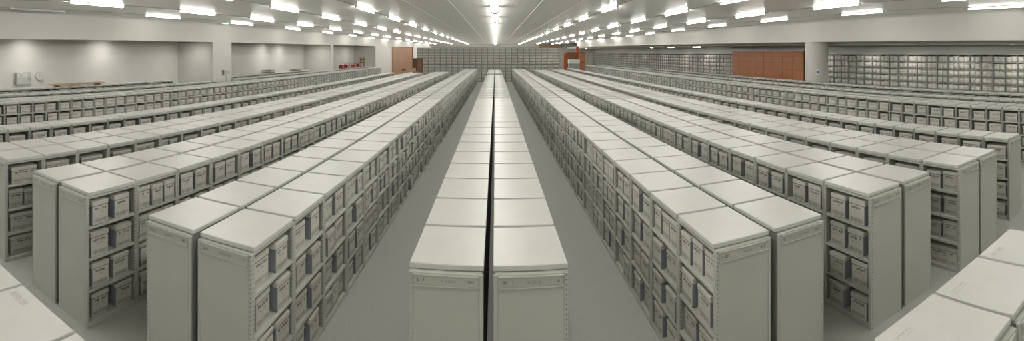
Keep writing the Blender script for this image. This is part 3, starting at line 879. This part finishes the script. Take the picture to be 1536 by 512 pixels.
# orange-brown panelling in front of the right wall shelving
r = empty('wood_panelling', (25.3, (dP0 + dP1) / 2, 0)); NP = 8; Lp = (dP1 - dP0) / NP
for k in range(NP):
    l = MB(); y0 = -(dP1 - dP0) / 2 + k * Lp
    l.box((-0.06, y0 + 0.008, 0.05), (0.06, y0 + Lp - 0.008, CAM_Z + 0.19), 'panel_right', 0.008)
    lf = l.build('panel', r)
    for i, p in enumerate(lf.data.uv_layers[0].data): p.uv = (lf.data.vertices[lf.data.loops[i].vertex_index].co.y / S, lf.data.vertices[lf.data.loops[i].vertex_index].co.z / S)
l = MB(); l.box((-0.1, -(dP1 - dP0) / 2, CAM_Z + 0.19), (0.12, (dP1 - dP0) / 2, CAM_Z + 0.27), 'steel', 0.01); l.box((0.06, -(dP1 - dP0) / 2, 0), (0.12, (dP1 - dP0) / 2, 0.1), 'steel', 0.01); l.build('top_track', r)
tag(r, 'long orange-brown wood panelling covering part of the right wall shelving', 'panelling')

# brown cabinet, table and clutter at the end of the left rows
cd_ = 57.0; x0, x1 = at(619.5, cd_), at(633, cd_); zt = zat(626, 88, cd_)
r = empty('wooden_cabinet', ((x0 + x1) / 2, cd_, 0)); W = x1 - x0
q = MB(); q.box((-W / 2, 0, 0.1), (W / 2, 0.9, zt), 'darkbrown', 0.015); q.build('carcass', r)
q = MB(); q.box((-W / 2 - 0.03, -0.05, zt - 0.02), (W / 2 + 0.03, 0.93, zt + 0.06), 'darkbrown', 0.015); q.build('cornice', r)
for s in (-1, 1):
    q = MB(); q.box((min(0, s * W / 2) + 0.02, -0.035, 0.15), (max(0, s * W / 2) - 0.02, 0, zt - 0.06), 'brown' if s > 0 else 'darkbrown', 0.012); dr = q.build('door', r)
    q = MB(); q.tube((s * 0.08, -0.06, zt * 0.5), (s * 0.08, -0.035, zt * 0.5), 0.025, 'grey', 10); q.build('knob', dr)
q = MB(); q.box((-W / 2 + 0.03, 0.03, 0), (W / 2 - 0.03, 0.87, 0.1), 'black', 0.01); q.build('base', r)
tag(r, 'tall dark brown wooden cabinet at the end of the left rows', 'cabinet')
td = 52.0; tx = at(613.5, td); tzt = zat(613, 106.5, td)
r = empty('wooden_table', (tx, td, 0))
q = MB(); q.box((-0.95, -0.5, tzt - 0.07), (0.95, 0.5, tzt), 'tan', 0.01); q.build('tabletop', r)
for sx in (-1, 1):
    for sy in (-1, 1):
        q = MB(); q.box((sx * 0.88 - 0.04, sy * 0.43 - 0.04, 0), (sx * 0.88 + 0.04, sy * 0.43 + 0.04, tzt - 0.07), 'tan', 0.008); q.build('leg', r)
tag(r, 'pale wooden table before the dark brown cabinet', 'table')
for k, (dx, w_, h_, mt, lab) in enumerate(((-0.62, 0.42, 0.3, 'brown', 'small brown crate at one end of the pale table'), (0.0, 0.5, 0.22, 'grey', 'low grey crate in the middle of the pale table'), (0.58, 0.4, 0.36, 'tan', 'small tan crate on the pale table near the cabinet'))):
    r = empty('crate', (tx + dx, td, tzt)); q = MB(); q.box((-w_ / 2, -0.2, 0), (w_ / 2, 0.2, 0.04), mt, 0.005); q.build('crate_bottom', r)
    q = MB()
    for s in (-1, 1):
        q.box((-w_ / 2, s * 0.19 - 0.012, 0.03), (w_ / 2, s * 0.19 + 0.012, h_), mt, 0.004); q.box((s * (w_ / 2 - 0.012) - 0.012, -0.178, 0.03), (s * (w_ / 2 - 0.012) + 0.012, 0.178, h_), mt, 0.004)
    q.build('crate_wall', r)
    tag(r, lab, 'crate', 'crates on the pale table')

# orange partition and the white stack at the right end of the hall
pd = 72.0
r = empty('orange_partition', (at(858, pd), pd, 0)); ox = at(858, pd)
def part_box(name, pxa, pxb, ya, yb, mt, dd=0.0, dep=0.3):
    q = MB(); q.box((at(pxa, pd) - ox, dd, max(0, zat(pxa, yb, pd))), (at(pxb, pd) - ox, dd + dep, zat(pxa, ya, pd)), mt, 0.02); return q.build(name, r)
part_box('post', 845.6, 851, 79, 170, 'orange', -0.25, 0.7)
part_box('post', 865, 869.3, 69.5, 170, 'orange', 0.4, 0.5)
part_box('panel', 851.5, 865, 79.5, 170, 'brown', 0.1, 0.15)
o = part_box('panel', 869.8, 878, 79, 170, 'panel_right', 0.1, 0.15)
part_box('top_rail', 851, 878, 78, 79.6, 'orange', 0.05, 0.25)
tag(r, 'orange and brown wooden partition with tall posts beside the hall-end shelving', 'partition')
cdp = 66.0; r = empty('white_topped_cabinet', (at(861.5, cdp), cdp, 0)); hw = 0.5 * (at(870, cdp) - at(853, cdp)); zt = zat(861, 89.5, cdp); zl = zat(861, 95.5, cdp)
q = MB(); q.box((-hw + 0.04, 0.04, 0.06), (hw - 0.04, 0.8, zl), 'grey', 0.02); q.build('body', r)
q = MB(); q.box((-hw, 0, zl), (hw, 0.84, zt), 'white', 0.05); q.build('lid', r)
for s_ in (-1, 1):
    q = MB(); q.box((s_ * hw * 0.8 - 0.08, 0.05, 0), (s_ * hw * 0.8 + 0.08, 0.75, 0.06), 'grey', 0.01); q.build('foot', r)
tag(r, 'grey cabinet with a bulky white top standing before the orange partition', 'cabinet')
q = MB(); q.box((at(808, BACK), BACK - 0.5, zat(824, 71.5, BACK)), (at(843, BACK), BACK, zat(824, 67, BACK)), 'tan', 0.02)
tag(q.build('wall_mounted_board'), 'long pale brown board high on the end wall above the shelving', 'board')

# notices, vents and boxes on walls and column
def wall_frame(px, off=0.0):
    d = left_d(px) if off == 0 else (22.9 + off) / (math.tan(-azimuth(px)) + 0.053)
    return left_x(d) - off, d
ang = math.atan2(0.053, 1.0)
xw, dw = wall_frame(33, RD); zc_ = zat(33, 118, dw)
r = empty('switch_box', (xw, dw, zc_), -ang); q = MB(); q.box((0.0, -0.55, -0.42), (0.22, 0.55, 0.42), 'grey', 0.02); q.build('case', r)
q = MB(); q.box((0.22, -0.48, -0.36), (0.25, 0.48, 0.36), 'holder', 0.01); dr = q.build('door', r)
q = MB(); q.box((0.25, -0.4, 0.1), (0.256, 0.2, 0.3), 'notice'); q.build('notice_plate', dr)
q = MB(); q.box((0.25, 0.36, -0.1), (0.29, 0.42, 0.06), 'dark', 0.008); q.build('handle', dr)
tag(r, 'grey metal switch box on the wall of the wide recess', 'switch box')
xw, dw = wall_frame(58.5, RD); zc_ = zat(58.5, 114, dw)
r = empty('wall_clock', (xw, dw, zc_), -ang); q = MB(); q.tube((0, 0, 0), (0.1, 0, 0), 0.29, 'holder', 28); q.build('case', r)
q = MB(); q.tube((0.1, 0, 0), (0.108, 0, 0), 0.25, 'wall', 28); q.build('face', r)
q = MB(); q.box((0.109, -0.012, -0.01), (0.118, 0.012, 0.17), 'grey', 0.002); q.box((0.109, -0.01, -0.012), (0.118, 0.14, 0.012), 'grey', 0.002); q.build('grille_cross', r)
r.name = 'round_vent'
tag(r, 'faint round vent on the recess wall beside the switch box', 'vent')
xw, dw = wall_frame(339, 0); xw += 0.03; zc_ = zat(339, 108.5, dw)
r = empty('notice_board', (xw, dw, zc_), -ang)
q = MB(); q.box((0, -0.55, -0.2), (0.03, -0.36, 0.2), 'dark', 0.005); q.build('fuse_plate', r)
q = MB(); q.box((0, -0.3, -0.2), (0.03, 0.5, 0.2), 'notice', 0.004); q.build('notice_sheet', r)
q = MB(); q.box((0, -0.02, -0.75), (0.03, 0.02, -0.2), 'holder', 0.004); q.build('cable_duct', r)
tag(r, 'grey notice plates with a cable duct on the first white pier', 'notice')
px = 1218.0; t = math.tan(azimuth(px)); a0 = math.atan2(-cd, -cx) + 0.10
r = empty('column_notice', (cx + 0.905 * math.cos(a0), cd + 0.905 * math.sin(a0), zat(px, 108.5, cd)), a0)
q = MB(); q.box((-0.01, -0.11, -0.2), (0.012, 0.11, 0.2), 'white', 0.004); q.build('sheet', r)
q = MB(); q.box((0.012, -0.08, -0.06), (0.016, 0.08, 0.14), 'bluepaper'); q.build('print', r)
tag(r, 'small white notice with blue print on the round column', 'notice')
# green exit sign under the ceiling
ex, ed = wall_frame(338, -0.5); r = empty('exit_sign', (ex, ed, zat(338, 34.5, ed)), -ang - 0.55)
q = MB(); q.box((-0.05, -0.30, -0.11), (0.05, 0.30, 0.11), 'white', 0.012); q.build('case', r)
q = MB(); q.box((0.05, -0.27, -0.09), (0.056, 0.27, 0.09), 'green'); q.build('face', r)
q = MB()
q.box((0.056, 0.02, -0.07), (0.06, 0.12, 0.07), 'pale_green')                                   # doorway
q.tube((0.056, -0.06, 0.045), (0.06, -0.06, 0.045), 0.018, 'pale_green', 10)                     # running figure
for a, e in (((-0.06, 0.03), (-0.075, -0.02)), ((-0.075, -0.02), (-0.04, -0.05)), ((-0.075, -0.02), (-0.11, -0.06)), ((-0.062, 0.02), (-0.025, 0.0)), ((-0.062, 0.02), (-0.10, 0.0))):
    q.tube((0.058, a[0], a[1]), (0.058, e[0], e[1]), 0.009, 'pale_green', 6)
q.build('pictogram', r)
q = MB(); q.tube((0, 0, 0.11), (0, 0, CEIL - zat(338, 34.5, ed)), 0.02, 'housing', 8); q.build('hanger', r)
tag(r, 'green lit emergency exit sign under the ceiling above the first pier', 'exit sign')
# air grille on the right wall
dv0, dv1 = RW / math.tan(azimuth(1131)), RW / math.tan(azimuth(1099)); zt_, zb_ = zat(1115, 65.8, (dv0 + dv1) / 2), zat(1115, 72.6, (dv0 + dv1) / 2)
zt_ = min(zt_, SIDE_Z(40) - 0.02)
r = empty('air_grille', (RW, (dv0 + dv1) / 2, zb_), math.pi); Lg = dv1 - dv0
q = MB(); q.box((0, -Lg / 2, 0), (0.08, Lg / 2, zt_ - zb_), 'holder', 0.01); q.build('frame', r)
for k in range(12):
    q = MB(); q.box((0.08, -Lg / 2 + (k + 0.25) * Lg / 12, 0.08), (0.11, -Lg / 2 + (k + 0.75) * Lg / 12, zt_ - zb_ - 0.05), 'dark', 0.004); q.build('slat', r)
tag(r, 'long grey air grille high on the right wall above the panelling', 'air grille')

# things left on top of the rows along the left wall
def on_row(px, X, z): d = abs(X) / math.tan(abs(azimuth(px))); return d
Xr = -22.4 - DEP / 2; d = on_row(117, Xr, 0)
r = empty('plywood_board', (Xr, d, TOP_Z)); q = MB(); q.box((-0.34, -2.0, 0.09), (0.34, 2.0, 0.15), 'tan', 0.01); q.build('sheet', r)
for s in (-1, 1):
    q = MB(); q.box((-0.3, s * 1.6 - 0.05, 0), (0.3, s * 1.6 + 0.05, 0.09), 'tan', 0.008); q.build('batten', r)
tag(r, 'tan plywood board lying on the row inside the wide recess', 'board')
def dark_crate(X, d, L, h, label):
    r = empty('crate', (X, d, TOP_Z)); q = MB(); q.box((-0.25, -L / 2, 0.02), (0.25, L / 2, 0.05), 'grey', 0.006); q.build('crate_bottom', r)
    q = MB(); nb = max(4, int(L / 0.18))
    for s in (-1, 1):
        for z in (0.05, h - 0.05): q.box((s * 0.24 - 0.012, -L / 2, z), (s * 0.24 + 0.012, L / 2, z + 0.05), 'dark', 0.003)
        for k in range(nb + 1): q.box((s * 0.24 - 0.01, -L / 2 + k * L / nb - 0.015, 0.0), (s * 0.24 + 0.01, -L / 2 + k * L / nb + 0.015, h - 0.04), 'dark', 0.002)
    q.build('grating', r)
    tag(r, label, 'crate', 'grated crates on the left rows')
dark_crate(-22.0 - DEP / 2, on_row(402, 22.4, 0), 1.9, 0.32, 'long dark grated crate on the row in the middle recess')
dark_crate(-22.0 - DEP / 2, 46.5, 1.7, 0.26, 'second dark grated crate farther along the middle recess row')
X3, zt3 = -19.3 - DEP / 2, TOP_Z
def trolley(px, label, w_=0.9, h_=0.42):
    d = on_row(px, X3, 0)
    r = empty('hand_trolley', (X3, d, TOP_Z)); q = MB(); q.box((-0.26, -w_ / 2, 0.1), (0.26, w_ / 2, 0.17), 'red', 0.012); q.build('platform', r)
    for sx in (-1, 1):
        for sy in (-1, 1):
            q = MB(); q.tube((sx * 0.2 - 0.03, sy * w_ * 0.36, 0.05), (sx * 0.2 + 0.03, sy * w_ * 0.36, 0.05), 0.05, 'black', 12); q.build('wheel', r)
    q = MB()
    for sx in (-1, 1): q.tube((sx * 0.22, w_ / 2 - 0.04, 0.15), (sx * 0.22, w_ / 2 + 0.02, h_), 0.025, 'red', 8)
    q.tube((-0.24, w_ / 2 + 0.02, h_), (0.24, w_ / 2 + 0.02, h_), 0.025, 'red', 8); q.build('handle', r)
    q = MB(); q.box((-0.22, -w_ * 0.42, 0.17), (0.22, w_ * 0.1, h_ * 0.72), 'red', 0.03); q.build('tool_case', r)
    tag(r, label, 'hand trolley', 'red trolleys on the left row')
for px, lab in ((513, 'red hand trolley standing first on the row before the far recess'), (520, 'red hand trolley standing second on the row before the far recess'),
                (531, 'red hand trolley standing third on the row before the far recess'), (538, 'red hand trolley standing last, beside the wooden stool')):
    trolley(px, lab, *((1.2, 0.75) if px != 531 else (1.6, 0.62)))
d = 67.0
r = empty('wooden_stool', (left_x(d) - 1.2, d, 0)); zt = zat(544, 86, d)
q = MB(); q.box((-0.35, -0.35, zt - 0.1), (0.35, 0.35, zt), 'tan', 0.01); q.build('seat', r)
for sx in (-1, 1):
    for sy in (-1, 1):
        q = MB(); q.box((sx * 0.28 - 0.04, sy * 0.28 - 0.04, 0), (sx * 0.28 + 0.04, sy * 0.28 + 0.04, zt - 0.1), 'brown', 0.006); q.build('leg', r)
for z in (zt - 0.9, zt - 0.45):
    q = MB(); q.box((-0.28, -0.3, z), (0.28, -0.26, z + 0.16), 'brown', 0.004); q.box((0.26, -0.26, z), (0.3, 0.26, z + 0.16), 'brown', 0.004); q.build('stretcher', r)
r.name = 'wooden_stand'
tag(r, 'tall brown wooden stand in the far wall recess', 'stand')

# ------------------------------------------------------------------ world and view
wd = bpy.data.worlds.new('world'); bpy.context.scene.world = wd; wd.use_nodes = True
wd.node_tree.nodes['Background'].inputs[0].default_value = (0.0, 0.0, 0.0, 1)
sc = bpy.context.scene
sc.view_settings.view_transform = 'Standard'; sc.view_settings.look = 'None'
sc.view_settings.exposure = 0.0; sc.view_settings.gamma = 1.0; sc.view_settings.use_curve_mapping = False
